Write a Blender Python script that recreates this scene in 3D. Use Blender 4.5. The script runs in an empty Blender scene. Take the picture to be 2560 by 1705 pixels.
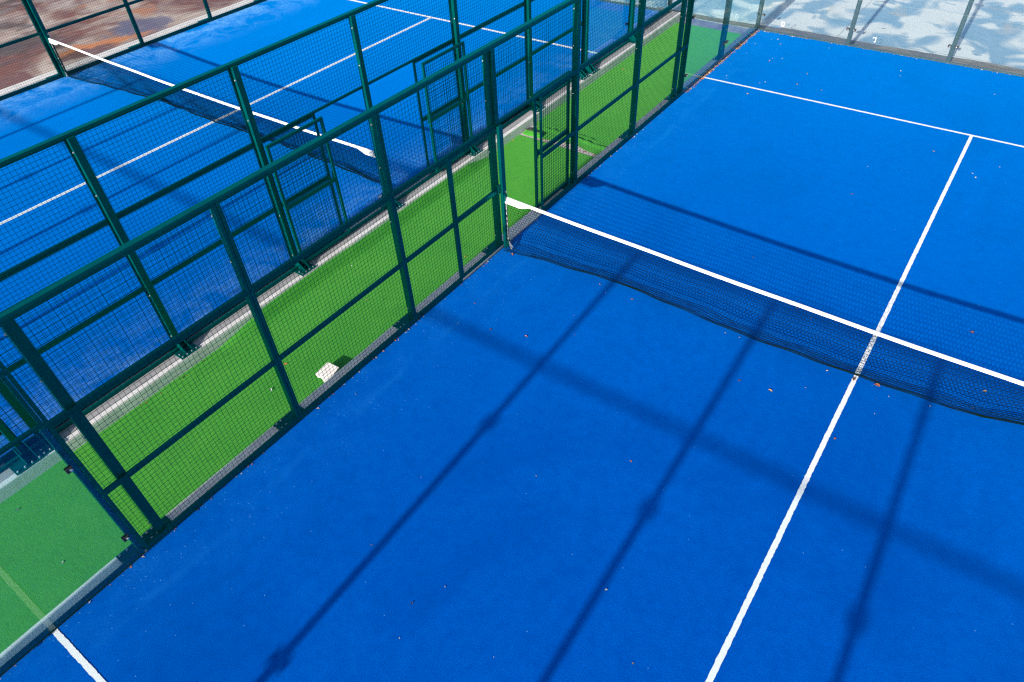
import bpy, bmesh, math, random
from mathutils import Vector, Matrix
R = math.radians
random.seed(7)
sc = bpy.context.scene

# ------------------------------------------------------------------ camera, sky, sun, exposure
cam = bpy.data.objects.new('camera', bpy.data.cameras.new('camera'))
sc.collection.objects.link(cam)
cam.location = (5.13233, -6.55502, 5.97622)
cam.rotation_euler = (0.808417, 0.04422, 0.620129)
cam.data.sensor_width = 36.0
cam.data.lens = 1708.70 / 2560 * 36
cam.data.clip_start = 0.05
cam.data.clip_end = 2000
sc.camera = cam

SUN_EL, SUN_AZ = R(19.95), R(1.32)
world = bpy.data.worlds.new('World'); sc.world = world; world.use_nodes = True
wn = world.node_tree.nodes; wl = world.node_tree.links
sky = wn.new('ShaderNodeTexSky'); sky.sky_type = 'NISHITA'; sky.sun_disc = False
sky.sun_elevation = SUN_EL; sky.sun_rotation = R(180) - SUN_AZ
sky.air_density = 1.0; sky.dust_density = 1.2; sky.ozone_density = 1.0
wl.new(sky.outputs[0], wn['Background'].inputs[0]); wn['Background'].inputs[1].default_value = 0.13

sl = bpy.data.lights.new('sun', 'SUN'); sl.energy = 5.0; sl.angle = R(0.68); sl.color = (1.0, 0.94, 0.86)
so = bpy.data.objects.new('sun', sl); sc.collection.objects.link(so)
so.rotation_euler = (R(90) - SUN_EL, 0, SUN_AZ); so.location = (0, -30, 12)

sc.view_settings.view_transform = 'Standard'; sc.view_settings.look = 'None'
sc.view_settings.exposure = 0.75; sc.view_settings.gamma = 1.0
sc.render.engine = 'CYCLES'
sc.cycles.transparent_max_bounces = 40
sc.cycles.max_bounces = 8; sc.cycles.diffuse_bounces = 3; sc.cycles.glossy_bounces = 4
sc.cycles.caustics_reflective = False; sc.cycles.caustics_refractive = False
sc.cycles.use_denoising = False
try:
    sc.cycles.pixel_filter_type = 'BLACKMAN_HARRIS'; sc.cycles.filter_width = 1.3
except Exception:
    pass

# ------------------------------------------------------------------ material helpers
class NT:
    def __init__(s, name):
        s.m = bpy.data.materials.new(name); s.m.use_nodes = True
        s.n = s.m.node_tree.nodes; s.l = s.m.node_tree.links
        s.b = s.n['Principled BSDF']; s.out = s.n['Material Output']
        s.co = None
    def node(s, t, **k):
        x = s.n.new(t)
        for a, v in k.items(): setattr(x, a, v)
        return x
    def coord(s):
        if s.co is None: s.co = s.node('ShaderNodeTexCoord')
        return s.co.outputs['Object']
    def mapping(s, scale, rot=(0, 0, 0), loc=(0, 0, 0)):
        mp = s.node('ShaderNodeMapping'); s.l.new(s.coord(), mp.inputs[0])
        mp.inputs['Scale'].default_value = scale; mp.inputs['Rotation'].default_value = rot; mp.inputs['Location'].default_value = loc
        return mp.outputs[0]
    def noise(s, scale, detail=4, rough=.55, dist=0, vec=None):
        x = s.node('ShaderNodeTexNoise'); s.l.new(vec or s.coord(), x.inputs['Vector'])
        x.inputs['Scale'].default_value = scale; x.inputs['Detail'].default_value = detail
        x.inputs['Roughness'].default_value = rough; x.inputs['Distortion'].default_value = dist
        return x.outputs['Fac']
    def ramp(s, f, stops, interp='LINEAR'):
        x = s.node('ShaderNodeValToRGB'); s.l.new(f, x.inputs[0]); e = x.color_ramp.elements
        x.color_ramp.interpolation = interp
        while len(e) < len(stops): e.new(.5)
        for k, (p, c) in enumerate(stops):
            e[k].position = p; e[k].color = (c, c, c, 1) if isinstance(c, (int, float)) else (*c, 1)
        return x.outputs[0]
    def rng(s, f, a, b, c=0.0, d=1.0, smooth=False):
        x = s.node('ShaderNodeMapRange'); s.l.new(f, x.inputs[0])
        if smooth: x.interpolation_type = 'SMOOTHSTEP'
        for i, v in enumerate((a, b, c, d)): x.inputs[1 + i].default_value = v
        return x.outputs[0]
    def mix(s, f, a, b, mode='MIX'):
        x = s.node('ShaderNodeMix', data_type='RGBA', blend_type=mode)
        for sock, v in ((x.inputs[0], f), (x.inputs[6], a), (x.inputs[7], b)):
            if isinstance(v, (int, float)): sock.default_value = v
            elif isinstance(v, tuple): sock.default_value = (*v, 1)
            else: s.l.new(v, sock)
        return x.outputs[2]
    def math(s, op, a, b=None):
        x = s.node('ShaderNodeMath', operation=op)
        for i, v in enumerate((a, b)):
            if v is None: continue
            if isinstance(v, (int, float)): x.inputs[i].default_value = v
            else: s.l.new(v, x.inputs[i])
        return x.outputs[0]
    def xyz(s):
        x = s.node('ShaderNodeSeparateXYZ'); s.l.new(s.coord(), x.inputs[0]); return x.outputs
    def bump(s, h, strength=.3, dist=.01):
        x = s.node('ShaderNodeBump'); s.l.new(h, x.inputs['Height'])
        x.inputs['Strength'].default_value = strength; x.inputs['Distance'].default_value = dist
        s.l.new(x.outputs[0], s.b.inputs['Normal'])
    def col(s, c):
        if isinstance(c, tuple): s.b.inputs['Base Color'].default_value = (*c, 1)
        else: s.l.new(c, s.b.inputs['Base Color'])
    def set(s, rough=.6, spec=.5, metal=0, sheen=0, sheen_tint=None, sheen_rough=.5):
        s.b.inputs['Roughness'].default_value = rough; s.b.inputs['Specular IOR Level'].default_value = spec
        s.b.inputs['Metallic'].default_value = metal
        s.b.inputs['Sheen Weight'].default_value = sheen; s.b.inputs['Sheen Roughness'].default_value = sheen_rough
        if sheen_tint: s.b.inputs['Sheen Tint'].default_value = (*sheen_tint, 1)

def flat(name, c, rough=.5, spec=.5, metal=0, vary=.12, scale=12):
    t = NT(name); n = t.noise(scale, 4)
    t.col(t.mix(n, tuple(x * (1 - vary) for x in c), tuple(min(1, x * (1 + vary)) for x in c))); t.set(rough, spec, metal)
    return t.m

# --- blue artificial turf (object coords of the court = metres, x 0..10 from its left edge)
def turf_blue():
    t = NT('blue_turf')
    base = t.mix(t.rng(t.noise(.45, 3, .5), .35, .65), BLUE_A, BLUE_B)
    # brushed fibres, slightly directional along the court
    fib = t.noise(1.0, 5, .7, vec=t.mapping((150, 75, 60)))
    base = t.mix(t.rng(fib, .3, .72), t.mix(.80, base, (0.0, .026, .22)), t.mix(.62, base, (0.0, .17, .78)))
    mott = t.noise(9, 6, .7)
    base = t.mix(t.rng(mott, .44, .70, 0, .45), base, (0.0, .050, .35))
    # pale infill sand, gathered beside the side fence, as dust and single bright grains
    x, y, z = t.xyz()
    # brushing marks and trodden patches, drawn out along the court
    br = t.noise(1, 4, .6, .4, vec=t.mapping((1.6, .28, 1)))
    base = t.mix(t.rng(br, .52, .70, 0, .22), base, (0.0, .105, .53))
    base = t.mix(t.rng(t.noise(1, 5, .65, .8, vec=t.mapping((.55, .35, 1), (0, 0, R(20)), (4, 2, 0))), .50, .68, 0, .38), base, (0.0, .046, .31))
    base = t.mix(t.rng(t.noise(3.6, 5, .7, .3), .50, .74, 0, .45), base, (0.0, .050, .34))
    edge = t.rng(x, .0, 1.3, 1.0, 0.0)
    drift = t.math('MULTIPLY', t.math('POWER', edge, 1.6), t.rng(t.noise(2.2, 5, .65), .42, .72))
    dust = t.math('MULTIPLY', drift, t.rng(t.noise(1, 5, .8, vec=t.mapping((55, 40, 40))), .42, .68))
    base = t.mix(t.math('MULTIPLY', dust, .65), base, (.02, .22, .72))
    wob = t.math('ADD', x, t.math('MULTIPLY', t.noise(.9, 2, .5), .28))
    streak = t.math('MULTIPLY', t.math('MULTIPLY', t.rng(wob, .50, .58), t.rng(wob, .66, .58)), t.rng(t.noise(1.3, 3, .6), .40, .6))
    base = t.mix(t.math('MULTIPLY', streak, .13), base, (.02, .26, .72))
    v = t.node('ShaderNodeTexVoronoi', feature='F1'); t.l.new(t.coord(), v.inputs['Vector']); v.inputs['Scale'].default_value = 34
    wn_ = t.node('ShaderNodeTexWhiteNoise', noise_dimensions='3D'); t.l.new(v.outputs['Position'], wn_.inputs['Vector'])
    dens = t.math('ADD', t.math('MULTIPLY', drift, .60), .003)
    pick = t.math('LESS_THAN', wn_.outputs['Value'], dens)
    dot = t.rng(v.outputs['Distance'], .10, .20, 1, 0)
    grain = t.math('MULTIPLY', pick, dot)
    base = t.mix(t.math('MULTIPLY', grain, .7), base, (.16, .46, .85))
    t.col(base); t.set(1.0, 0.0, 0, .345, (0.0, .47, 1.0), .5)
    t.bump(t.noise(1, 4, .8, vec=t.mapping((170, 120, 90))), .55, .012)
    return t.m
BLUE_A, BLUE_B = (0.0, .072, .435), (0.0, .092, .515)

def sand_turf():
    t = NT('old_blue_turf')
    x, y, z = t.xyz()
    base = t.mix(t.rng(t.noise(.45, 3, .5), .35, .65), BLUE_A, BLUE_B)
    fib = t.noise(1.0, 5, .7, vec=t.mapping((95, 60, 60)))
    base = t.mix(t.rng(fib, .3, .72), t.mix(.5, base, (0.0, .036, .27)), t.mix(.4, base, (0.0, .15, .72)))
    base = t.mix(.12, base, (0.0, .02, .15))
    br = t.noise(1, 4, .6, .4, vec=t.mapping((1.6, .28, 1)))
    base = t.mix(t.rng(br, .52, .70, 0, .35), base, (0.0, .105, .53))
    e1 = t.math('POWER', t.rng(x, .05, 1.7, 1, 0), 1.3); e2 = t.math('MULTIPLY', t.math('POWER', t.rng(x, 8.6, 10.0, 0, 1), 2.0), .5)
    edge = t.math('MAXIMUM', e1, e2)
    drift = t.math('MULTIPLY', edge, t.rng(t.noise(1.6, 5, .65, 1.2), .40, .62))
    dust = t.math('MULTIPLY', drift, t.rng(t.noise(1, 5, .8, vec=t.mapping((34, 16, 30), (0, 0, R(25)))), .40, .60))
    base = t.mix(t.math('MULTIPLY', drift, .45), base, (0.0, .19, .70))
    base = t.mix(t.math('MULTIPLY', dust, .85), base, (.36, .54, .76))
    t.col(base); t.set(1.0, 0.0, 0, .345, (0.0, .47, 1.0), .5)
    t.bump(t.noise(1, 4, .8, vec=t.mapping((120, 90, 90))), .5, .012)
    return t.m

def turf_green():
    t = NT('green_turf')
    base = t.mix(t.rng(t.noise(.8, 3), .3, .7), (.038, .250, .026), (.058, .305, .034))
    rows = t.noise(1.0, 3, .6, vec=t.mapping((14, 110, 40)))
    base = t.mix(t.rng(rows, .35, .7), t.mix(.36, base, (.016, .14, .014)), t.mix(.24, base, (.10, .40, .04)))
    worn = t.rng(t.noise(1.7, 5, .6, .8), .52, .75)
    base = t.mix(t.math('MULTIPLY', worn, .45), base, (.085, .33, .04))
    base = t.mix(t.rng(t.noise(2.3, 5, .65, .5, vec=t.mapping((1, .6, 1), (0, 0, 0), (8, 3, 0))), .56, .72, 0, .4), base, (.03, .17, .025))
    t.col(base); t.set(.9, .08, 0, .25, (.3, .9, .2), .5)
    t.bump(t.noise(1, 4, .8, vec=t.mapping((60, 160, 90))), .5, .012)
    return t.m

def concrete(name, a, b, grime, g=.5):
    t = NT(name)
    c = t.mix(t.noise(3.5, 6, .65), a, b)
    c = t.mix(t.math('MULTIPLY', t.rng(t.noise(1.3, 6, .7, .6), .5, .72), g), c, grime)
    sp = t.rng(t.noise(70, 3, .7), .62, .75)
    c = t.mix(t.math('MULTIPLY', sp, .35), c, grime)
    t.col(c); t.set(.9, .2); t.bump(t.noise(45, 5, .7), .35, .01)
    return t.m

def ground_mat():
    """old painted concrete: pale cream and blue-grey wet blotches behind the courts, brown and rusty to the left"""
    t = NT('old_painted_concrete')
    x, y, z = t.xyz()
    pale = t.mix(t.noise(1.1, 5), (.74, .69, .65), (.84, .78, .73))
    blot = t.noise(.98, 2.0, .45, .5, vec=t.mapping((1.15, 1.0, 1), (0, 0, R(14)), (3.1, 1.7, 0)))
    wet = t.rng(blot, .435, .585, smooth=True)
    deep = t.rng(t.noise(1.4, 2, .5, .7, vec=t.mapping((1, 1, 1), (0, 0, 0), (9, 4, 0))), 0.58, .66, smooth=True)
    blue = t.mix(t.noise(7, 5), (.235, .365, .46), (.31, .435, .53))
    far = t.mix(wet, pale, blue)
    far = t.mix(t.math('MULTIPLY', deep, .75), far, (.22, .36, .46))
    far = t.mix(t.rng(t.noise(3.2, 6, .7), .5, .75, 0, .22), far, (.50, .51, .52))
    speck = t.rng(t.noise(4.5, 2, .5), .725, .75)
    far = t.mix(t.math('MULTIPLY', speck, .7), far, (.12, .12, .13))
    far = t.mix(t.rng(t.noise(1.1, 5, .65, .6, vec=t.mapping((1, .8, 1), (0, 0, 0), (7, 7, 0))), .58, .72, 0, .7), far, (.60, .49, .41))
    # expansion joints and a few long scratches in the pale slab
    for ax, per, w in ((0, 4.3, .010), (1, 4.6, .012)):
        fr = t.math('ABSOLUTE', t.math('SUBTRACT', t.math('FRACT', t.math('DIVIDE', (x, y)[ax], per)), .37))
        far = t.mix(t.math('MULTIPLY', t.rng(fr, w / per, w / per * 1.6, 1, 0), .55), far, (.25, .25, .25))
    # left: brown, wine, rust
    def m2(sc_, loc): return t.mapping(sc_, (0, 0, R(-34)), loc)
    b = t.mix(t.rng(t.noise(.55, 4, .55, .9, vec=m2((.8, .5, 1), (0, 0, 0))), .44, .56), (.33, .23, .19), (.48, .39, .33))
    b = t.mix(t.rng(t.noise(.50, 4, .6, .9, vec=m2((.7, .5, 1), (5, 2, 0))), .42, .53, 0, .93), b, (.165, .056, .046))
    b = t.mix(t.rng(t.noise(.55, 4, .6, .8, vec=m2((.8, .5, 1), (2.2, 8, 0))), .51, .60, 0, .85), b, (.080, .055, .055))
    b = t.mix(t.rng(t.noise(.8, 4, .6, .9, vec=m2((.7, .5, 1), (9, 7, 0))), .60, .67, 0, .8), b, (.42, .17, .08))
    def patch(cx, cy, rx, ry, rot, seed, wob):
        mp = t.node('ShaderNodeMapping'); mp.vector_type = 'TEXTURE'; t.l.new(t.coord(), mp.inputs[0])
        mp.inputs['Location'].default_value = (cx, cy, 0); mp.inputs['Rotation'].default_value = (0, 0, R(rot)); mp.inputs['Scale'].default_value = (rx, ry, 1)
        ln = t.node('ShaderNodeVectorMath', operation='LENGTH'); t.l.new(mp.outputs[0], ln.inputs[0])
        n_ = t.noise(1.1, 5, .6, .8, vec=t.mapping((1, 1, 1), (0, 0, 0), (seed, 0, 0)))
        return t.rng(t.math('ADD', ln.outputs['Value'], t.math('MULTIPLY', t.math('SUBTRACT', n_, .5), wob)), 1.0, .72)
    b = t.mix(t.math('MULTIPLY', patch(-14.15, 1.75, .40, 1.35, -14, 3.0, 2.6), .95), b, (.52, .19, .07))
    b = t.mix(t.math('MULTIPLY', patch(-13.9, 1.25, .35, .9, -10, 5.0, 2.0), .9), b, (.15, .075, .075))
    b = t.mix(t.math('MULTIPLY', patch(-14.3, 3.1, .75, .95, -20, 8.0, 1.8), .85), b, (.115, .115, .19))
    b = t.mix(t.rng(t.noise(3.0, 6, .72, .4, vec=m2((1, .6, 1), (3, 3, 0))), .54, .75, 0, .5), b, (.42, .36, .31))
    left = t.math('MULTIPLY', t.rng(x, -9.8, -12.0), t.rng(y, 13.5, 11.5))
    c = t.mix(left, far, b)
    # purple-wine old paint left showing at the end of the green path and behind the left court
    pur = t.mix(t.rng(t.noise(2.0, 5, .65, .8), .42, .6), (.205, .165, .235), (.36, .29, .30))
    strip = t.math('MULTIPLY', t.math('MULTIPLY', t.rng(y, 10.42, 10.36), t.rng(x, .4, .2)), t.rng(x, -2.9, -2.6))
    c = t.mix(strip, c, pur)
    t.col(c)
    rgh = t.rng(t.math('MULTIPLY', wet, 1.0), 0, 1, .85, .5)
    t.l.new(rgh, t.b.inputs['Roughness']); t.b.inputs['Specular IOR Level'].default_value = .35
    t.bump(t.noise(25, 5, .7), .2, .01)
    return t.m

def gutter_mat():
    t = NT('gutter_dirt')
    x, y, z = t.xyz()
    c = t.mix(t.rng(t.noise(3, 6, .7, .4, vec=t.mapping((.5, 2, 1))), .35, .65), (.21, .17, .13), (.34, .29, .23))
    c = t.mix(t.rng(t.noise(5, 5, .7, vec=t.mapping((.5, 3, 1), (0, 0, 0), (3, 3, 0))), .55, .7, 0, .7), c, (.52, .46, .40))
    c = t.mix(t.rng(t.noise(.9, 4, .6, .5, vec=t.mapping((1, 1, 1), (0, 0, 0), (6, 0, 0))), .48, .60, 0, .8), c, (.155, .16, .175))
    t.col(c); t.set(.9, .2); t.bump(t.noise(40, 5, .7), .4, .01)
    return t.m

def steel_mat(name='green_painted_steel', c0=(0.0, .043, .040), c1=(0.0, .060, .056), gl=(.02, .70, .70), k=(.045, .36)):
    """gloss paint: a dark body colour under a tinted clear layer that mirrors the sky"""
    t = NT(name); t.n.remove(t.b)
    df = t.node('ShaderNodeBsdfDiffuse'); t.l.new(t.mix(t.rng(t.noise(3, 5, .65), .3, .7), c0, c1), df.inputs[0])
    g = t.node('ShaderNodeBsdfGlossy'); g.inputs['Color'].default_value = (*gl, 1)
    t.l.new(t.rng(t.noise(9, 5, .7), .3, .7, .26, .42), g.inputs['Roughness'])
    lw = t.node('ShaderNodeLayerWeight'); lw.inputs['Blend'].default_value = .5
    f = t.math('ADD', t.math('MULTIPLY', t.math('POWER', lw.outputs['Facing'], 2.0), k[1]), k[0])
    mx = t.node('ShaderNodeMixShader'); t.l.new(f, mx.inputs[0]); t.l.new(df.outputs[0], mx.inputs[1]); t.l.new(g.outputs[0], mx.inputs[2])
    t.l.new(mx.outputs[0], t.out.inputs['Surface'])
    return t.m

def glass_mat(name, tint):
    t = NT(name)
    t.n.remove(t.b)
    lw = t.node('ShaderNodeLayerWeight'); lw.inputs['Blend'].default_value = .5
    p = t.math('POWER', lw.outputs['Facing'], 5.0)
    f = t.math('ADD', t.math('MULTIPLY', p, .40), .048)
    tr = t.node('ShaderNodeBsdfTransparent'); tr.inputs[0].default_value = (*tint, 1)
    gl = t.node('ShaderNodeBsdfGlossy'); gl.inputs['Roughness'].default_value = 0.0; gl.inputs['Color'].default_value = (1, 1, 1, 1)
    mx = t.node('ShaderNodeMixShader'); t.l.new(f, mx.inputs[0]); t.l.new(tr.outputs[0], mx.inputs[1]); t.l.new(gl.outputs[0], mx.inputs[2])
    # a thin film of dust
    df = t.node('ShaderNodeBsdfDiffuse'); df.inputs[0].default_value = (.72, .74, .74, 1)
    m2 = t.node('ShaderNodeMixShader'); t.l.new(t.rng(t.noise(1.4, 5, .65), .3, .8, .001, .007), m2.inputs[0])
    t.l.new(mx.outputs[0], m2.inputs[1]); t.l.new(df.outputs[0], m2.inputs[2])
    t.l.new(m2.outputs[0], t.out.inputs['Surface'])
    return t.m

def white_line_mat():
    t = NT('white_turf_line')
    c = t.mix(t.rng(t.noise(1, 4, .7, vec=t.mapping((120, 120, 60))), .3, .7), (.80, .80, .80), (.90, .90, .89))
    c = t.mix(t.rng(t.noise(6, 5, .7), .66, .85, 0, .15), c, (.55, .62, .70))
    t.col(c); t.set(.9, .1); t.bump(t.noise(1, 4, .8, vec=t.mapping((150, 150, 90))), .4, .01)
    return t.m

M = dict(
    blue=turf_blue(), blue2=sand_turf(), green=turf_green(), ground=ground_mat(), gutter=gutter_mat(),
    steel=steel_mat(), wire=steel_mat('green_wire_coating', (0.0, .030, .028), (0.0, .042, .040), (.02, .6, .6), (.02, .2)), grey=steel_mat('grey_green_post', (.035, .062, .064), (.05, .08, .082), (.5, .62, .62), (.05, .4)), glass=glass_mat('tempered_glass', (.925, .968, .970)), glass_side=glass_mat('tinted_tempered_glass', (.77, .925, .945)), line=white_line_mat(),
    kerb=concrete('kerb_concrete', (.60, .57, .55), (.74, .71, .68), (.34, .32, .30), .5),
    kerb_shaded=concrete('shaded_kerb_concrete', (.27, .26, .26), (.36, .35, .35), (.16, .15, .15), .6),  # kerb concrete darkened to paint in a shadow strip
    slab=concrete('slab_concrete', (.46, .42, .41), (.55, .51, .49), (.30, .26, .25), .4),
    stone=concrete('broken_stone', (.54, .52, .50), (.66, .63, .61), (.36, .33, .30), .5),
    zinc=flat('galvanised_bolt', (.55, .57, .58), .3, .5, .85),
    rubber=flat('black_clamp', (.015, .017, .02), .5),
    cord=flat('net_cord', (.003, .011, .009), .9, .0, 0, .4, 30),
    rope=flat('pale_rope', (.50, .48, .44), .9, .2),
    tape=flat('white_tape', (.86, .86, .86), .8, .2, 0, .03, 5),
    sticker=flat('white_sticker', (.82, .82, .82), .6, .3, 0, .03),
    backing=flat('turf_backing', (.06, .085, .06), .9, .2),
    leaf_b=flat('brown_leaf', (.17, .075, .04), .7, .3, 0, .5, 40),
    leaf_o=flat('orange_leaf', (.46, .15, .045), .7, .3, 0, .4, 40),
    leaf_t=flat('tan_leaf', (.38, .25, .15), .7, .3, 0, .4, 40),
    leaf_p=flat('pale_leaf', (.50, .47, .38), .7, .3, 0, .25, 40),
    leaf_w=flat('white_leaf', (.82, .82, .80), .7, .3, 0, .05, 40),
)

# ------------------------------------------------------------------ mesh helpers
class MB:
    """collects pieces; build() links them as one mesh object"""
    def __init__(s): s.v = []; s.f = []; s.mi = []
    def add(s, vs, fs, mi=0):
        o = len(s.v); s.v += [tuple(v) for v in vs]; s.f += [tuple(i + o for i in f) for f in fs]; s.mi += [mi] * len(fs)
    def box(s, a, b, mi=0):
        x0, x1 = sorted((a[0], b[0])); y0, y1 = sorted((a[1], b[1])); z0, z1 = sorted((a[2], b[2]))
        s.add([(x0, y0, z0), (x1, y0, z0), (x1, y1, z0), (x0, y1, z0), (x0, y0, z1), (x1, y0, z1), (x1, y1, z1), (x0, y1, z1)],
              [(0, 3, 2, 1), (4, 5, 6, 7), (0, 1, 5, 4), (1, 2, 6, 5), (2, 3, 7, 6), (3, 0, 4, 7)], mi)
    def rod(s, a, b, r, n=4, mi=0, cap=True):
        a = Vector(a); b = Vector(b); d = (b - a).normalized()
        u = d.cross(Vector((0, 0, 1)) if abs(d.z) < .9 else Vector((1, 0, 0))).normalized(); w = d.cross(u)
        vs = []
        for p in (a, b):
            for k in range(n):
                t = 2 * math.pi * (k + .5) / n; vs.append(p + u * (r * math.cos(t)) + w * (r * math.sin(t)))
        fs = [(k, k + n, (k + 1) % n + n, (k + 1) % n) for k in range(n)]
        if cap: fs += [tuple(range(n)), tuple(range(2 * n - 1, n - 1, -1))]
        s.add(vs, fs, mi)
    def tube(s, pts, r, n=4, mi=0):
        """a bent cord through pts"""
        pts = [Vector(p) for p in pts]; o = []
        vs = []
        for i, p in enumerate(pts):
            d = (pts[min(i + 1, len(pts) - 1)] - pts[max(i - 1, 0)]).normalized()
            u = d.cross(Vector((0, 0, 1)) if abs(d.z) < .9 else Vector((1, 0, 0))).normalized(); w = d.cross(u)
            for k in range(n):
                t = 2 * math.pi * (k + .5) / n; vs.append(p + u * (r * math.cos(t)) + w * (r * math.sin(t)))
        fs = []
        for i in range(len(pts) - 1):
            for k in range(n):
                fs.append((i * n + k, (i + 1) * n + k, (i + 1) * n + (k + 1) % n, i * n + (k + 1) % n))
        s.add(vs, fs, mi)
    def bolt(s, p, axis, r=.013, h=.014, mi=1):
        p = Vector(p); d = Vector(axis); s.rod(p, p + d * h, r, 8, mi)
        s.rod(p + d * h, p + d * (h + .006), r * .55, 8, mi)
    def build(s, name, mats, parent=None, loc=(0, 0, 0), bevel=0):
        me = bpy.data.meshes.new(name); me.from_pydata(s.v, [], s.f)
        if not isinstance(mats, (list, tuple)): mats = [mats]
        for m in mats: me.materials.append(m)
        if len(mats) > 1: me.polygons.foreach_set('material_index', s.mi)
        me.update()
        o = bpy.data.objects.new(name, me); sc.collection.objects.link(o); o.location = loc
        if parent: o.parent = parent
        if bevel:
            b = o.modifiers.new('bevel', 'BEVEL'); b.width = bevel; b.segments = 2; b.limit_method = 'ANGLE'
        return o

def smooth(o):
    o.data.polygons.foreach_set('use_smooth', [True] * len(o.data.polygons)); return o
def tag(o, label, cat, group=None):
    o['label'] = label; o['category'] = cat
    if group: o['group'] = group
    return o
def thing(name, label, cat, loc=(0, 0, 0), group=None):
    o = bpy.data.objects.new(name, None); sc.collection.objects.link(o); o.location = loc; o.empty_display_size = .2
    return tag(o, label, cat, group)
def struct(o): o['kind'] = 'structure'; return o

ZP = -0.12          # level of the green path and of the ground outside the courts
XL = -2.4           # right-hand fence of the left court
XLL = -12.4         # left-hand fence of the left court

# ------------------------------------------------------------------ ground
g = MB(); g.add([(-600, -600, 0), (600, -600, 0), (600, 900, 0), (-600, 900, 0)], [(0, 1, 2, 3)])
struct(g.build('ground', M['ground'], loc=(0, 0, ZP - .03)))
gut = MB()
def gut_band(x0, x1, ya, yb, z):
    n = int((x1 - x0) / .15); pts = []
    for k in range(n + 1):
        x = x0 + (x1 - x0) * k / n
        pts.append((x, ya, z)); pts.append((x, yb + random.uniform(-.018, .018) + .03 * math.sin(x * 1.7), z))
    gut.add(pts, [(2 * k, 2 * k + 2, 2 * k + 3, 2 * k + 1) for k in range(n)])
gut_band(.30, 14, 10.06, 10.80, ZP - .024)
gut_band(-2.9, .30, 10.42, 10.72, ZP - .024)
gut_band(-14.5, -2.9, 10.06, 10.62, ZP - .024)
struct(gut.build('gutter', M['gutter']))

def court(name, x0, mat, LW=.051):
    c = MB(); c.add([(0, -10.02, 0), (10, -10.02, 0), (10, 10.0, 0), (0, 10.0, 0)], [(0, 1, 2, 3)])
    s = c.build(name, mat, loc=(x0, 0, 0)); struct(s)
    def strip(nm, a, b, w):
        a = Vector((*a, 0)); b = Vector((*b, 0)); d = (b - a); L = d.length; d.normalize(); nrm = Vector((-d.y, d.x, 0)); n = int(L / .025)
        vs = []
        for k in range(n + 1):
            p = a + d * (L * k / n)
            for sg in (-1, 1): vs.append(p + nrm * (sg * (w / 2 + random.gauss(0, .0016))) + Vector((0, 0, .004)))
        m = MB(); m.add(vs, [(2 * k, 2 * k + 2, 2 * k + 3, 2 * k + 1) for k in range(n)])
        return m.build(nm, M['line'], s)
    for sg in (-1, 1): strip('service_line', (0.005, sg * 6.95), (9.99, sg * 6.95), LW)
    strip('centre_line', (5, -6.97 - .12), (5, 6.92), LW)
    # concrete base under the turf, so the court is a slab and not a sheet
    b = MB(); b.box((0.0, -10.02, -.4), (10, 10.0, -.006)); b.build('base_slab', M['slab'], s)
    return s
court('court', 0.0, M['blue'])
court('court', XLL, M['blue2'], .074)

# green path between the two courts
p = MB(); p.box((-2.0, -14, ZP - .3), (-.1, 9.89, ZP - .012)); struct(p.build('path', M['slab']))
def sheet(name, outline_s, outline_n, z, mat, x0=-1.968, x1=-.14, ys=-14, yn=9.885):
    """turf strip between a south edge function and a north edge function of x"""
    m = MB(); nx = 60; ny = 60 if name_north else 340; vs = []
    for i in range(nx + 1):
        x = x0 + (x1 - x0) * i / nx; a = outline_s(x); b = outline_n(x)
        for j in range(ny + 1):
            t = j / ny; y = a + (b - a) * t ** (2.2 if name_north else 1)
            vs.append((x, y, z + wrinkle(x, y)))
    m.add(vs, [(i * (ny + 1) + j, (i + 1) * (ny + 1) + j, (i + 1) * (ny + 1) + j + 1, i * (ny + 1) + j + 1) for i in range(nx) for j in range(ny)])
    o = m.build(name, mat); struct(o); return smooth(o)
def lerp_tab(tab, x):
    if x <= tab[0][0]: return tab[0][1]
    for (a, ya), (b, yb) in zip(tab, tab[1:]):
        if x <= b: return ya + (yb - ya) * (x - a) / (b - a)
    return tab[-1][1]
NEDGE = [(-1.97, 3.67), (-1.90, 3.66), (-1.66, 3.30), (-1.48, 3.23), (-1.28, 3.27), (-1.02, 3.31), (-.79, 3.33), (-.6, 3.27), (-.14, 3.20)]
def ridge(d, w, h): return h * math.exp(-(d / w) ** 2)
name_north = False
def wrinkle(x, y):
    # the turf laps up against the left kerb over part of its length
    k = max(0.0, min(1.0, (y + 3.7) / .7)) * max(0.0, min(1.0, (2.2 - y) / .6))
    e = max(0.0, 1 - (x + 1.968) / .16)
    return (.135 + .012 * math.sin(y * 2.3)) * k * e * e * (3 - 2 * e)
sheet('path_turf', lambda x: -14.0, lambda x: 3.15 + .008 * math.sin(x * 3.1), ZP, M['green'])
name_north = True
W1 = [(-1.75, 3.60), (-1.25, 3.585), (-.94, 3.55), (-.36, 3.49)]
W2 = [(-1.62, 3.76), (-1.28, 3.70), (-.8, 3.67), (-.36, 3.62)]
def wrinkle(x, y):
    e = y - lerp_tab(NEDGE, x)
    a = min(1, max(0, (x + 1.80) / .25))
    h = a * (ridge(y - lerp_tab(W1, x), .024, .045) + ridge(y - lerp_tab(W2, x), .020, .030))
    return .004 + h + .012 * math.exp(-e / .05) * max(0, math.sin(x * 5.0))
sheet('path_turf', lambda x: lerp_tab(NEDGE, x), lambda x: 9.885, ZP, M['green'])

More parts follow.
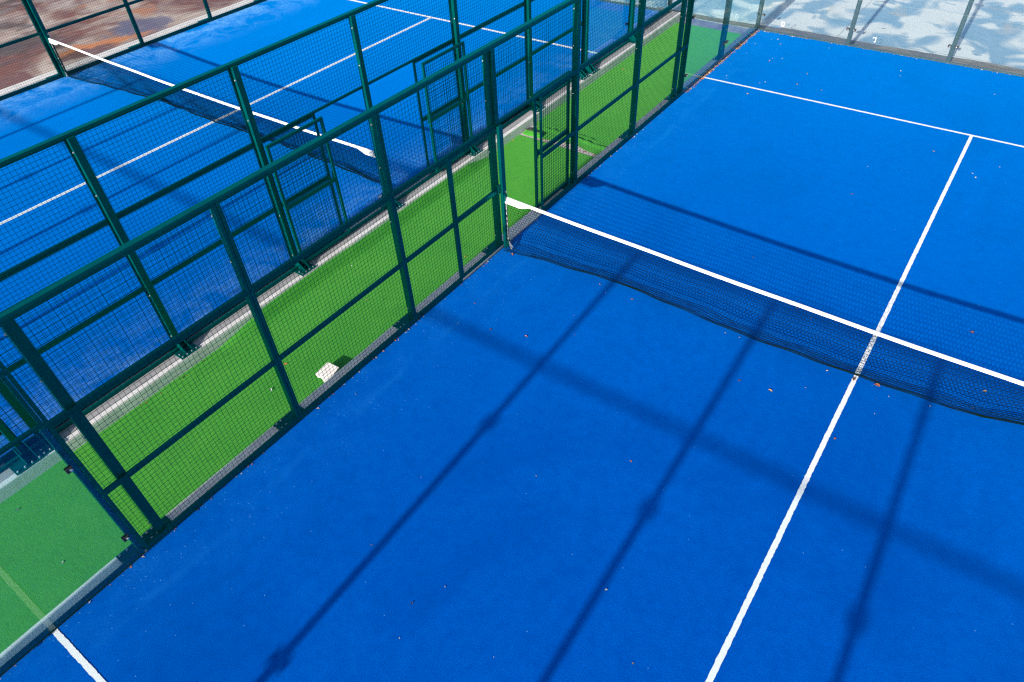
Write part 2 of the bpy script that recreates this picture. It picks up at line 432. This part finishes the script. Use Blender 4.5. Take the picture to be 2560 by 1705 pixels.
# folded corner of the northern turf piece, lying upside down in the bare gap
fl = MB()
pl = [(-2.0, 3.22), (-1.93, 3.45), (-1.84, 3.56), (-1.60, 3.31), (-1.66, 3.25), (-1.80, 3.21)]
n = 14; vs = []; 
for i in range(n + 1):
    t = i / n
    a = Vector((-1.93, 3.21, ZP + .006)).lerp(Vector((-1.95, 3.50, ZP + .012)), t)
    b = Vector((-1.52, 3.215, ZP + .006)).lerp(Vector((-1.58, 3.40, ZP + .02)), t)
    for j in range(9):
        q = a.lerp(b, j / 8); q.z += .055 * math.sin(t * math.pi) ** .8 * (.4 + .6 * j / 8) + .006 * math.sin(j * 1.9 + t * 5); vs.append(q)
fl.add(vs, [(i * 9 + j, i * 9 + j + 1, (i + 1) * 9 + j + 1, (i + 1) * 9 + j) for i in range(n) for j in range(8)], 0)
for f in range(len(fl.f)):
    if f // 8 >= 6: fl.mi[f] = 1
flap = fl.build('turf_flap', [M['green'], M['backing']])
sol = flap.modifiers.new('thickness', 'SOLIDIFY'); sol.thickness = .012
smooth(flap); tag(flap, 'curled back green turf corner with grey underside, in the bare gap of the path', 'turf flap')

# kerbs -------------------------------------------------------------
def kerb(x0, x1, y0, y1, z0, z1, mat=None, name='kerb'):
    m = MB(); n = 60
    prof = [(x0, z0), (x0, z1 - .012), (x0 + .012, z1), (x1 - .012, z1), (x1, z1 - .012), (x1, z0)]
    vs = []
    for k in range(n + 1):
        y = y0 + (y1 - y0) * k / n
        for q, (x, z) in enumerate(prof):
            j = .004 if 0 < q < 5 else 0
            vs.append((x + random.uniform(-j, j), y, z + random.uniform(-j, j) * .5))
    P = len(prof)
    m.add(vs, [(k * P + q, (k + 1) * P + q, (k + 1) * P + q + 1, k * P + q + 1) for k in range(n) for q in range(P - 1)] + [tuple(range(P)), tuple(n * P + q for q in range(P - 1, -1, -1))])
    return struct(m.build(name, mat or M['kerb']))
kerb(-.20, -.019, -14, 10.05, -.4, .022)
kerb(-2.045, -1.962, -14, 10.10, -.4, .050)
kerb(-2.296, -2.046, -14, 10.10, -.4, .046, M['kerb_shaded'])  # inner band: grey shadow along the fence foot, put into the colour
kerb(-12.92, -12.297, -14, 10.05, -.4, .05)

# ------------------------------------------------------------------ side fences of welded mesh
PW = .0019
def wire_panel(mb, X, out, y0, y1, z0, z1, off=.006):
    """5 cm welded mesh in the plane x = X, on the court side of the frame"""
    xv = X - out * off; xh = X - out * (off + .004)
    n = round((y1 - y0) / .05)
    for k in range(1, n): 
        y = y0 + (y1 - y0) * k / n; mb.rod((xv, y, z0), (xv, y, z1), PW, 4, 0, False)
    n = round((z1 - z0) / .05)
    for k in range(0, n + 1):
        z = z0 + .004 + (z1 - z0 - .008) * k / n; mb.rod((xh, y0 + .004, z), (xh, y1 - .004, z), PW, 4, 0, False)
def frame_panel(parent, X, out, y0, y1, z0, z1, name, bar=None, t=.031, d=.03, mesh=True):
    g = .003; m = MB(); xa, xb = X, X + out * d
    m.box((xa, y0 + g, z0), (xb, y0 + g + t, z1)); m.box((xa, y1 - g - t, z0), (xb, y1 - g, z1))
    tb = t if z0 > .5 or t > .033 else .074
    m.box((xa, y0 + g + t, z0), (xb, y1 - g - t, z0 + tb)); m.box((xa, y0 + g + t, z1 - t), (xb, y1 - g - t, z1))
    # the returned flange of the angle, 2 cm behind the face
    if bar:
        m.box((xa, y0 + g + t, bar - .028), (xb, y1 - g - t, bar + .028))
    o = m.build(name, M['steel'], parent)
    if mesh:
        w = MB(); wire_panel(w, X, out, y0 + g, y1 - g, z0 + .01, z1 - .01); w.build('wire_mesh', M['wire'], o)
    return o
def fence_post(parent, X, out, y, top=2.93, plate=(-.2, .1), plate_out=.34, kz=.026, gusset=False, w=.08):
    m = MB(); xa, xb = X + out * .034, X + out * (.094 if gusset else .104)
    m.box((xa, y - w / 2, kz), (xb, y + w / 2, top))
    for z in (.22, .88, 1.55, 2.25, 2.75):
        if z < top: m.bolt((X + out * .08, y - w / 2, z), (0, -1, 0), .011, .01)
    o = m.build('post', [M['steel'], M['zinc']], parent, bevel=.006)
    b = MB(); x0, x1 = X + out * .03, X + out * plate_out
    b.box((x0, y + plate[0], kz), (x1, y + plate[1], kz + .012))
    if gusset:
        for yy in (y - .045, y + .042):
            xs = [X + out * .096, X + out * (plate_out - .05)]
            b.add([(xs[0], yy, kz + .012), (xs[1], yy, kz + .012), (xs[1], yy, kz + .03), (xs[0], yy, kz + .17),
                   (xs[0], yy + .008, kz + .012), (xs[1], yy + .008, kz + .012), (xs[1], yy + .008, kz + .03), (xs[0], yy + .008, kz + .17)],
                  [(0, 1, 2, 3), (7, 6, 5, 4), (0, 4, 5, 1), (1, 5, 6, 2), (2, 6, 7, 3), (3, 7, 4, 0)])
        for k in range(4): b.bolt((X + out * (plate_out - .03), y + plate[0] + .03 + (plate[1] - plate[0] - .06) * k / 3, kz + .012), (0, 0, 1), .012, .012)
        b.bolt((X + out * (plate_out - .1), y + plate[0] + .03, kz + .012), (0, 0, 1), .012, .012)
    else:
        for yy in (plate[0] + .03, plate[0] + .09):
            for xx in (.06, plate_out - .03): b.bolt((X + out * xx, y + yy, kz + .012), (0, 0, 1), .012, .012)
    b.build('base_plate', [M['steel'], M['zinc']], o)
    return o
def latch(m, X, out, y, z):
    m.box((X - out * .02, y - .02, z - .07), (X - out * .002, y + .015, z + .07))

def side_fence(label, X, out, doors, ys_post, plate_out, gusset, kz):
    t = thing('side_fence', label, 'fence', (0, 0, 0), 'mesh side fences of the two courts')
    H = 2.90
    for a in (-6, -4, -2, 0, 2, 4): frame_panel(t, X, out, a, a + 2, 1.912, H, 'upper_panel')
    for a, b in ((-6, -4), (-4, -2), (-2, -1), (1, 2), (2, 4), (4, 6)) if doors else ((-6, -4), (-4, -2), (-2, 0), (0, 2), (2, 4), (4, 6)): frame_panel(t, X, out, a, b, .003, 1.908, 'lower_panel', .965)
    r = MB(); r.box((X + out * -.003, -8.0, H + .001), (X + out * .066, 8.0, H + .034))
    r.build('top_rail', M['steel'], t, bevel=.004)
    # bottom rail behind the panels, carried by the kerb
    if gusset:
        r = MB(); r.box((X + out * .096, -7.98, .001), (X + out * .136, 7.98, .047)); r.build('bottom_rail', M['steel'], t, bevel=.008)
    for y in ys_post: fence_post(t, X, out, y, H - .002, (-.27, .10) if out < 0 and abs(y) < 5 else (-.14, .12), plate_out, kz, gusset, .09 if abs(y) > 5 else .08)
    for (y0, y1, depth) in doors:
        d = frame_panel(t, X + out * depth, out, y0, y1, .05, 1.90, 'door', .975, .036, .036)
        m = MB(); latch(m, X + out * depth, out, y1 - .02 if y1 <= 0 else y0 + .02, 1.0)
        m.build('latch', M['steel'], d)
    return t
PY = (-5.78, -3.98, -1.98, -.06, 2.02, 4.02, 5.72)
side_fence('nearest green mesh fence, along the near court, one of its two gates open',
           0.0, -1, [(-1.0, -.055, 0.0), (1.0, 1.93, .10)], PY, .185, False, .022)
side_fence('middle green mesh fence, beyond the green path, with both its gates folded back',
           XL, 1, [(-1.96, -1.0, .14), (1.04, 2.06, .14)], PY, .32, True, .0)
side_fence('green mesh fence without gates in front of the brown stained concrete',
           XLL, -1, [], PY, .30, False, .0)

# ------------------------------------------------------------------ glass walls
def pane(parent, ax, p, a, b, z0, z1, th=.010):
    """glass pane; ax 'x': plane x=p, spans y a..b. ax 'y': plane y=p, spans x a..b"""
    m = MB(); g = .006
    if ax == 'x': m.box((p - th / 2, a + g, z0), (p + th / 2, b - g, z1))
    else: m.box((a + g, p - th / 2, z0), (b - g, p + th / 2, z1))
    return m.build('glass_pane', M['glass_side' if ax == 'x' else 'glass'], parent)
def clamp(parent, ax, p, u, z, sgn, s):
    """clamp pad beside a joint with a bright bolt on the court side; sgn = direction from glass to court, s = which side of the joint"""
    m = MB()
    for side, th in ((sgn, .016), (-sgn, .012)):
        c = p + side * .0055; e = p + side * (.0055 + th)
        ua, ub = u + s * .040, u + s * .098
        if ax == 'x': m.box((c, ua, z - .024), (e, ub, z + .024))
        else: m.box((ua, c, z - .024), (ub, e, z + .024))
    q = u + s * .06
    if ax == 'x': m.bolt((p + sgn * .0215, q, z), (sgn, 0, 0), .014, .012)
    else: m.bolt((q, p + sgn * .0215, z), (0, sgn, 0), .014, .012)
    return m.build('clamp', [M['rubber'], M['zinc']], parent)
def end_wall(label, x0, yb, outy, sticker=()):
    """back wall: 3 m glass between posts every 2 m, 1 m of wire mesh above"""
    t = thing('glass_wall', label, 'glass wall', (0, 0, 0), 'glass walls round the courts')
    for k in range(5):
        pn = pane(t, 'y', yb, x0 + 2 * k, x0 + 2 * k + 2, .02, 2.985)
        for (k2, u, kind) in sticker:
            if k2 == k:
                m = MB(); x = x0 + u; y = yb - outy * .0062; z = .215; w = .033; h = .048; e = .009
                def fr(xa, xb, za, zb): m.box((xa, y, za), (xb, y - outy * .0006, zb))
                fr(x - w, x - w + e, z - (h if kind == 0 else -.02), z + h); fr(x + w - e, x + w, z - h, z + h); fr(x - w + e, x + w - e, z + h - e * 1.3, z + h)
                if kind == 0: fr(x - w + e, x + w - e, z - h, z - h + e * 1.3)
                if kind == 1:
                    fr(x + .005, x + w - e, z - h, z - h + e * 1.6)
                m.build('sticker', M['sticker'], pn)
    for k in range(6):
        x = x0 + 2 * k; m = MB(); w = .082
        if k == 0: xa, xb = x - .085, x - .003
        elif k == 5: xa, xb = x + .003, x + .085
        else: xa, xb = x - w / 2, x + w / 2
        m.box((xa, yb + outy * .019, -.10), (xb, yb + outy * .10, 3.98))
        po = m.build('post', M['grey'], t, bevel=.005)
        for z in (.34, 1.47, 2.60):
            for s in ((-1, 1) if 0 < k < 5 else (1,) if k == 0 else (-1,)):
                clamp(po, 'y', yb, x if 0 < k < 5 else (xa + xb) / 2 + (-.045 if k == 5 else .045), z, -outy, s)
        b = MB(); b.box((xa - .1, yb + outy * .02, -.10), (xb + .1, yb + outy * .26, -.088))
        for s in (xa - .07, xb + .07): b.bolt((s, yb + outy * .2, -.088), (0, 0, 1))
        b.build('base_plate', [M['steel'], M['zinc']], po)
    r = MB(); r.box((x0 - .08, yb + outy * .02, 2.99), (x0 + 10.08, yb + outy * .06, 3.026)); r.box((x0 - .08, yb + outy * .02, 3.94), (x0 + 10.08, yb + outy * .06, 4.0)); r.build('rail', M['steel'], t)
    r = MB(); r.box((x0, yb + outy * .0065, -.01), (x0 + 10, yb + outy * .018, .035)); r.build('bottom_channel', M['grey'], t)
    w = MB(); y = yb + outy * .012
    for k in range(201): w.rod((x0 + .05 * k, y, 2.99), (x0 + .05 * k, y, 4.0), PW, 4, 0, False)
    for k in range(21): w.rod((x0, y - .004, 2.992 + .05 * k), (x0 + 10, y - .004, 2.992 + .05 * k), PW, 4, 0, False)
    w.build('wire_mesh', M['wire'], t)
    return t
def side_glass(label, X, out, sg, gusset=False, kz=.022):
    """the 4 m of glass between the mesh fence (|y| = 6) and the end wall (|y| = 10); sg = side of the net"""
    t = thing('glass_wall', label, 'glass wall', (0, 0, 0), 'glass walls round the courts')
    Y = lambda v: sg * v
    pane(t, 'x', X, *sorted((Y(5.999), Y(8))), .03, 1.93); pane(t, 'x', X, *sorted((Y(8), Y(9.985))), .03, 2.985)
    for y, top in ((8.0, 3.98), (6.018, 1.90)):
        w = .1 if y > 7 else .062; m = MB(); yc = Y(y)
        m.box((X + out * (.019 if y > 7 else .0315), yc - w / 2, kz), (X + out * .12, yc + w / 2, top))
        po = m.build('post', M['steel'], t, bevel=.005)
        for z in ((.355, 1.44, 2.6) if y > 7 else (.355, 1.44)):
            for q in ((-1, 1) if y > 7 and z < 2 else (sg,)): clamp(po, 'x', X, yc if y > 7 else Y(6.0), z, -out, q)
        b = MB(); pw = .33 if gusset else .18
        ya, yb = (yc - .16, yc + .16) if y > 7 else sorted((yc - sg * .10, yc + sg * .20))
        b.box((X + out * .012, ya, kz + .003), (X + out * pw, yb, kz + .014))
        for k in range(4): b.bolt((X + out * (pw - .03), ya + .03 + (yb - ya - .06) * k / 3, kz + .014), (0, 0, 1))
        if gusset:
            for yy in (yc - .062, yc + .054):
                xs = [X + out * .122, X + out * (pw - .03)]
                b.add([(xs[0], yy, kz + .012), (xs[1], yy, kz + .012), (xs[1], yy, kz + .04), (xs[0], yy, kz + .22),
                       (xs[0], yy + .008, kz + .012), (xs[1], yy + .008, kz + .012), (xs[1], yy + .008, kz + .04), (xs[0], yy + .008, kz + .22)],
                      [(0, 1, 2, 3), (7, 6, 5, 4), (0, 4, 5, 1), (1, 5, 6, 2), (2, 6, 7, 3), (3, 7, 4, 0)])
        b.build('base_plate', [M['steel'], M['zinc']], po)
    r = MB(); y0, y1 = sorted((Y(6.02), Y(9.98)))
    r.box((X + out * .0065, y0, .0), (X + out * .017, y1, .078)); r.build('bottom_channel', M['steel'], t)
    # wire panels above the glass
    y0, y1 = sorted((Y(6.0), Y(8.0))); frame_panel(t, X, out, y0, y1, 1.945, 2.90, 'upper_panel')
    y0, y1 = sorted((Y(8.06), Y(9.98))); frame_panel(t, X, out, y0, y1, 3.0, 3.96, 'upper_panel')
    return t
end_wall('long glass end wall of the near court, before the pale blotched concrete', 0.0, 10.0, 1, ((0, .541, 0), (1, 2.51, 1)))
end_wall('glass end wall behind the viewpoint, casting the crossed shadow lines on the near court', 0.0, -10.0, -1)
end_wall('far glass end wall of the left court, seen through two mesh fences', XLL, 10.0, 1)
end_wall('near glass end wall of the left court, casting the shadow lines on its turf', XLL, -10.0, -1)
side_glass('short glass side wall from the nearest mesh fence to the far corner of the near court', 0.0, -1, 1)
side_glass('short glass side wall in the bottom left corner, mirroring the white service line', 0.0, -1, -1)
side_glass('short glass side wall of the left court near the far end of the green path', XL, 1, 1, True, .0)
side_glass('short glass side wall of the left court at the left picture edge', XL, 1, -1, True, .0)

# ------------------------------------------------------------------ nets
def net(label, x0, x1, bottom, seed):
    rnd = random.Random(seed)
    t = thing('padel_net', label, 'net', ((x0 + x1) / 2, 0, 0), 'court nets')
    off = -Vector(t.location)
    L = x1 - x0; mid = (x0 + x1) / 2
    def ztop(x): return .785 + .072 * abs((x - mid) / (L / 2)) ** 1.6
    def P(x, s):
        """s 0 at the tape .. 1 at the foot"""
        zt = ztop(x) - .035; zb = .016; yb = lerp_tab(bottom, x)
        belly = .05 * math.sin(x * 2.1 + seed) + .03 * math.sin(x * 4.7)
        y = yb * s ** 1.5 + belly * math.sin(math.pi * s) * s
        z = zt + (zb - zt) * s
        if s > .88: z = zb + (z - zb) * .8 + .006 * math.sin(x * 9 + s * 20)
        return Vector((x, y, z)) + off
    rows = []
    s = 0.0
    while s < 1.0:
        rows.append(s); s += .052 if s < .78 else (.030 if s < .88 else .022)
    rows.append(1.0)
    cw = .045; nx = int((L - .14) / cw); xa = x0 + .07
    m = MB(); rc = .0026
    for ri, s in enumerate(rows):
        pts = []
        for k in range(nx * 2 + 1):
            x = xa + cw * k / 2
            zig = .006 * (1 if (k + ri) % 2 else -1) if s < .85 else 0
            q = P(x, min(1, max(0, s))); q.z += zig * (0 if ri == 0 else 1); pts.append(q)
        m.tube(pts, rc * (1 if s < .78 else 1.15) if ri < len(rows) - 1 else .0032, 3)
        if ri + 1 < len(rows):
            for k in range(nx + 1):
                x = xa + cw * (k + (.5 if ri % 2 else 0))
                if x > x1 - .07: continue
                m.rod(P(x, s), P(x, rows[ri + 1]), rc, 3, 0, False)
    m.build('net_mesh', M['cord'], t)
    # tape: folded band with deeper reinforced ends
    tp = MB(); n = 120; vs = []
    for k in range(n + 1):
        x = x0 + .055 + (L - .11) * k / n; d = min(x - x0, x1 - x)
        h = .037 + (.062 if d < .40 else 0) * (1 if d < .37 else max(0, 1 - (d - .37) / .03)) + rnd.uniform(-.001, .001)
        zt = ztop(x); w = .011 + rnd.uniform(-.001, .001); yy = .004 * math.sin(x * 3 + seed)
        for (dy, dz) in ((-w, -h), (-w, -.004), (-.006, .002), (.006, .002), (w, -.004), (w, -h)):
            vs.append(Vector((x, yy + dy, zt + dz)) + off)
    q = 6
    tp.add(vs, [(k * q + j, (k + 1) * q + j, (k + 1) * q + (j + 1) % q, k * q + (j + 1) % q) for k in range(n) for j in range(q)] + [tuple(range(q)), tuple(n * q + j for j in range(q - 1, -1, -1))])
    tp.build('tape', M['tape'], t)
    # posts, brackets and lacing at each end
    for xe, s in ((x0, 1), (x1, -1)):
        m = MB(); a = Vector((xe + s * .004, -.04, 0)) + off; b = Vector((xe + s * .05, .045, 1.90)) + off
        m.box(a, b); po = m.build('post', M['steel'], t, bevel=.004)
        m = MB(); o2 = off
        m.box(Vector((xe + s * .051, -.03, .80)) + o2, Vector((xe + s * .075, .02, .90)) + o2)
        for z in (.80, .86, .92): m.bolt(Vector((xe + s * .051, .03, z)) + o2, (s, 0, 0), .012, .012)
        m.bolt(Vector((xe + s * .075, -.005, .84)) + o2, (s, 0, 0), .02, .02)
        m.build('bracket', [M['steel'], M['zinc']], po)
        m = MB(); m.box(Vector((xe + s * .051, -.03, .03)) + o2, Vector((xe + s * .085, .02, .13)) + o2)
        for z in (.05, .12): m.bolt(Vector((xe + s * .051, .03, z)) + o2, (s, 0, 0), .012, .012)
        m.rod(Vector((xe + s * .08, 0, .10)) + o2, Vector((xe + s * .16, -.05, .03)) + o2, .012, 6, 1)
        m.rod(Vector((xe + s * .084, -.015, .12)) + o2, Vector((xe + s * .17, -.03, .05)) + o2, .006, 6, 1)
        m.build('bracket', [M['steel'], M['zinc']], po)
        m = MB(); m.tube([Vector((xe + s * .068, -.002, z)) + o2 for z in (.86, .6, .3, .08)], .005, 5); m.build('side_rope', M['rope'], po)
    return t
NB1 = [(0, -.14), (.12, -.125), (.45, -.045), (1.04, .02), (1.83, .11), (2.76, .07), (3.61, .03), (5.0, .08), (5.8, .125), (6.3, .18), (6.7, .32), (7.4, .40), (8.6, .2), (10, .0)]
NB2 = [(-12.4, 0.0), (-11.8, .02), (-11.07, .14), (-9.7, .26), (-9.25, .32), (-7.45, .30), (-6.4, .35), (-5.6, .36), (-4.4, .35), (-3.5, .33), (-2.8, .30), (-2.4, .24)]
net('white taped net crossing the near blue court, in the foreground', 0.0, 10.0, NB1, 1.3)
net('white taped net of the left court, seen behind the mesh fences', XLL, XL, NB2, 4.1)

# the left court lies a little higher than the near one, and not quite in line with it
for o in list(sc.objects):
    if o.parent is None and (o.name in ('court.001', 'side_fence.001', 'side_fence.002', 'padel_net.001') or
                             (o.name.startswith('glass_wall') and 'left court' in o['label'])):
        o.location = Vector(o.location) + Vector((.105, -.07, .05))

# ------------------------------------------------------------------ small things
# pale broken slab by the kerb
st = bmesh.new()
base = [(-.43, -3.285), (-.405, -3.085), (-.215, -3.075), (-.198, -3.20), (-.20, -3.285), (-.25, -3.31), (-.33, -3.285), (-.37, -3.30)]
tz = lambda y: ZP + .045 + .05 * (y + 3.29) / .2
top = [st.verts.new((x - .06, y - .07, tz(y) + random.uniform(-.001, .001))) for x, y in base]; bot = [st.verts.new((x - .06 + random.uniform(-.004, .004), y - .07, tz(y) - .032)) for x, y in base]
st.faces.new(top[::-1]); st.faces.new(bot)
for k in range(len(base)): st.faces.new((top[k], top[(k + 1) % len(base)], bot[(k + 1) % len(base)], bot[k]))
bmesh.ops.recalc_face_normals(st, faces=st.faces)
bmesh.ops.bevel(st, geom=[e for e in st.edges], offset=.003, segments=1, affect='EDGES')
me = bpy.data.meshes.new('stone_block'); st.to_mesh(me); me.materials.append(M['stone'])
o = bpy.data.objects.new('stone_block', me); sc.collection.objects.link(o)
tag(o, 'pale broken slab lying tilted on the green path against the kerb of the near court', 'stone')

# dry leaves
def leaf_mesh(kind, mat, curl, seed):
    rn = random.Random(seed); m = MB(); n = 7; vs = []
    for i in range(n):
        t = i / (n - 1); w = .30 * math.sin(math.pi * min(1, t * .97 + .02)) ** .8 * (1 + rn.uniform(-.12, .12))
        for j in (-1, -.5, 0, .5, 1):
            z = curl * (abs(j) ** 1.5) * w * 1.6 + .22 * curl * (t - .5) ** 2 * 2 + .015
            vs.append((t - .5, j * w, z))
    m.add(vs, [(i * 5 + j, (i + 1) * 5 + j, (i + 1) * 5 + j + 1, i * 5 + j + 1) for i in range(n - 1) for j in range(4)])
    m.rod((-.5, 0, .05), (-.72, .05, .02), .02, 3)
    me = bpy.data.meshes.new('dry_leaf'); me.from_pydata(m.v, [], m.f); me.materials.append(mat)
    me.polygons.foreach_set('use_smooth', [True] * len(me.polygons)); me.update(); return me
LM = {k: [leaf_mesh(k, M['leaf_' + k], c, 3 * i + ord(k)) for i, c in enumerate((.35, .8, .1))] for k in 'botpw'}
CN = dict(b='dark brown', o='orange brown', t='tan', p='pale cream', w='white')
LEAVES = [(3.16, 1.64, 'b', 3), (5.95, 1.58, 'b', 4.5), (4.24, 0.8, 'p', 2), (4.03, 0.9, 'b', 3), (3.91, -0.71, 'b', 3.5), (4.26, -0.67, 't', 5), (4.7, -0.01, 'p', 3.5), (4.58, -0.41, 'p', 2), (5.39, -0.04, 'p', 2), (5.8, 0.06, 'p', 2.5), (6.19, 0.28, 'p', 2.5), (5.24, 0.06, 'o', 6), (4.99, 0.02, 'b', 6), (5.08, -0.97, 'o', 3.5), (6.25, 0.62, 't', 4.5), (3.63, -0.02, 'p', 2.5), (3.45, -0.04, 'p', 2.5), (5.33, -0.38, 'p', 1.6), (0.92, -1.59, 'b', 3.5), (1.38, -1.45, 'o', 3.5), (1.88, -1.08, 'b', 2), (1.68, -0.78, 'p', 1.8), (1.64, -0.04, 'o', 2.5), (1.79, -0.15, 'p', 1.5), (2.16, -0.09, 'o', 3.2), (0.22, -0.13, 'o', 4.5), (0.43, -1.29, 'b', 2.5), (0.25, -3.37, 'p', 2.5), (0.49, -1.73, 'p', 1.6), (3.41, -2.43, 'o', 2.8), (2.68, -3.14, 't', 1.6), (1.68, -3.83, 'p', 1.2), (3.91, -3.82, 'p', 3.2), (2.67, -4.63, 'p', 2.2), (2.52, -4.92, 'b', 2.4), (1.8, -4.7, 'b', 2), (4.42, -4.26, 't', 2.2), (2.64, -5.22, 'p', 2), (3.42, -4.88, 'p', 1.3), (0.88, 8.39, 't', 4.5), (0.88, 8.54, 'p', 3), (1.06, 8.64, 'p', 4), (1.18, 7.33, 'p', 4), (1.11, 7.22, 'p', 3.5), (1.76, 7.51, 't', 4.5), (1.76, 8.12, 't', 4), (2.25, 7.49, 't', 4.5), (1.09, 6.63, 't', 4), (0.4, 7.24, 'p', 4), (0.45, 7.13, 'p', 3), (0.75, 9.4, 't', 4), (0.61, 9.63, 'p', 4), (0.48, 9.58, 'p', 3), (3.31, 9.15, 'p', 3.5), (3.36, 8.91, 'p', 3.5), (1.72, 9.67, 'p', 3.5), (4.58, 6.04, 't', 4), (5.05, 8.88, 'p', 4.5), (5.57, 6.03, 'p', 3), (5.25, 5.6, 'p', 3.5), (5.31, 5.48, 'p', 4.5), (3.83, 4.01, 'b', 3.8), (3.8, 4.99, 'p', 2.5), (3.43, 9.94, 'p', 5), (4.92, 9.94, 'p', 4), (0.26, 9.16, 'p', 3.5), (0.3, 8.56, 'p', 3)]
PLEAVES = [(-0.78, -3.83, 'w', 4), (-0.98, -3.43, 'o', 5), (-1.9, -4.33, 't', 3), (-0.58, -3.38, 'p', 2), (-1.67, -4.68, 'p', 2), (-1.75, -1.49, 'w', 2.5), (-0.44, -0.41, 'o', 3), (-1.0, -1.94, 't', 3), (-1.73, 6.76, 'o', 5), (-0.69, 2.22, 'o', 3), (-1.72, -6.5, 'p', 3.5), (-0.71, -6.55, 'p', 4)]
UNIQUE = {(5.24, .06): 'large orange leaf at the foot of the near net, just right of the centre line',
          (4.99, .02): 'brown leaf across the white centre line at the foot of the near net',
          (.22, -.13): 'bright orange leaf at the bottom left corner of the near net, beside its post',
          (.92, -1.59): 'upright curled brown leaf in front of the near net, close to the mesh fence',
          (4.26, -.67): 'larger tan leaf lying below the near net, left of the centre line',
          (5.95, 1.58): 'brown leaf behind the near net to the right of the centre line',
          (5.08, -.97): 'orange leaf just right of the centre line, in front of the near net'}
def place_leaf(x, y, z, c, size, where, uniq=None):
    o = bpy.data.objects.new('dry_leaf', random.choice(LM[c])); sc.collection.objects.link(o)
    s = size / 100 * (.70 if c == 'p' else .88); o.scale = (s * 1.15, s * 1.15, s); o.location = (x, y, z + .004); o.rotation_euler = (random.uniform(-.15, .15), random.uniform(-.15, .15), random.uniform(0, 6.3))
    tag(o, uniq or ('small %s leaf on %s' % (CN[c], where)), 'leaf', 'fallen leaves on the courts and path')
for x, y, c, s in LEAVES:
    w = ('blue turf beyond the far service line' if y > 7 else 'blue turf between near net and far service line' if y > .5
         else 'blue turf under the foot of the near net' if y > -.5 else 'blue turf in front of the near net' if y > -2 else 'blue turf at the bottom of the picture')
    place_leaf(x, y, 0.0, c, s, w, UNIQUE.get((x, y)))
for x, y, c, s in PLEAVES:
    w = 'green path left of the pale slab' if y < -2.5 and y > -5 else 'green path behind the bottom left glass' if y < -5 else 'green path near the gates' if y < 3 else 'far part of the green path'
    place_leaf(x, y, ZP, c, s, w)
# litter swept against the glass: nobody could count it
lt = MB(); lm = [M['leaf_b'], M['leaf_o'], M['leaf_t'], M['leaf_p']]
def crumb(x, y, z, s, mi):
    a = random.uniform(0, 6.3); ca, sa = math.cos(a) * s, math.sin(a) * s
    h = random.uniform(.2, .8) * s
    lt.add([(x - ca, y - sa, z + .003), (x + sa * .5, y - ca * .5, z + h), (x + ca, y + sa, z + .003), (x - sa * .5, y + ca * .5, z + h * .6)], [(0, 1, 2), (0, 2, 3)], mi)
for k in range(900):
    y = random.uniform(6.1, 9.95); d = (.5 + .5 * math.sin(y * 5) * math.sin(y * 2.3 + 1)); 
    if random.random() > .25 + .75 * d: continue
    crumb(abs(random.gauss(0, .022)) + .012, y, 0, random.uniform(.008, .024), random.choice((0, 0, 1, 1, 2, 2, 3)))
for k in range(90): crumb(random.uniform(.02, 5.8) if k % 3 else random.uniform(.02, 1.2), 9.985 - abs(random.gauss(0, .02)), 0, random.uniform(.008, .022), random.choice((2, 2, 2, 3)))
for k in range(90): crumb(.012 + abs(random.gauss(0, .012)), random.uniform(-7.6, 5.9), 0, random.uniform(.008, .02), random.choice((0, 1, 2, 3)))
for k in range(90): crumb(-2.41 + random.gauss(0, .03), random.uniform(-5, 5.5), .03, random.uniform(.008, .02), random.choice((0, 0, 1)))
for k in range(120): crumb(random.choice((-1.93, -.22)) + random.gauss(0, .04), random.uniform(-5, 9), ZP, random.uniform(.008, .02), random.choice((0, 1, 2, 3)))
for k in range(60): crumb(random.uniform(-1.9, -.3), 3.19 + abs(random.gauss(0, .03)), ZP - .008, random.uniform(.008, .02), random.choice((0, 0, 1)))
lo = lt.build('leaf_litter', lm); lo['kind'] = 'stuff'; lo['label'] = 'brown and orange crumbs of dry leaf swept against the glass, fence foot and kerbs'; lo['category'] = 'leaf litter'
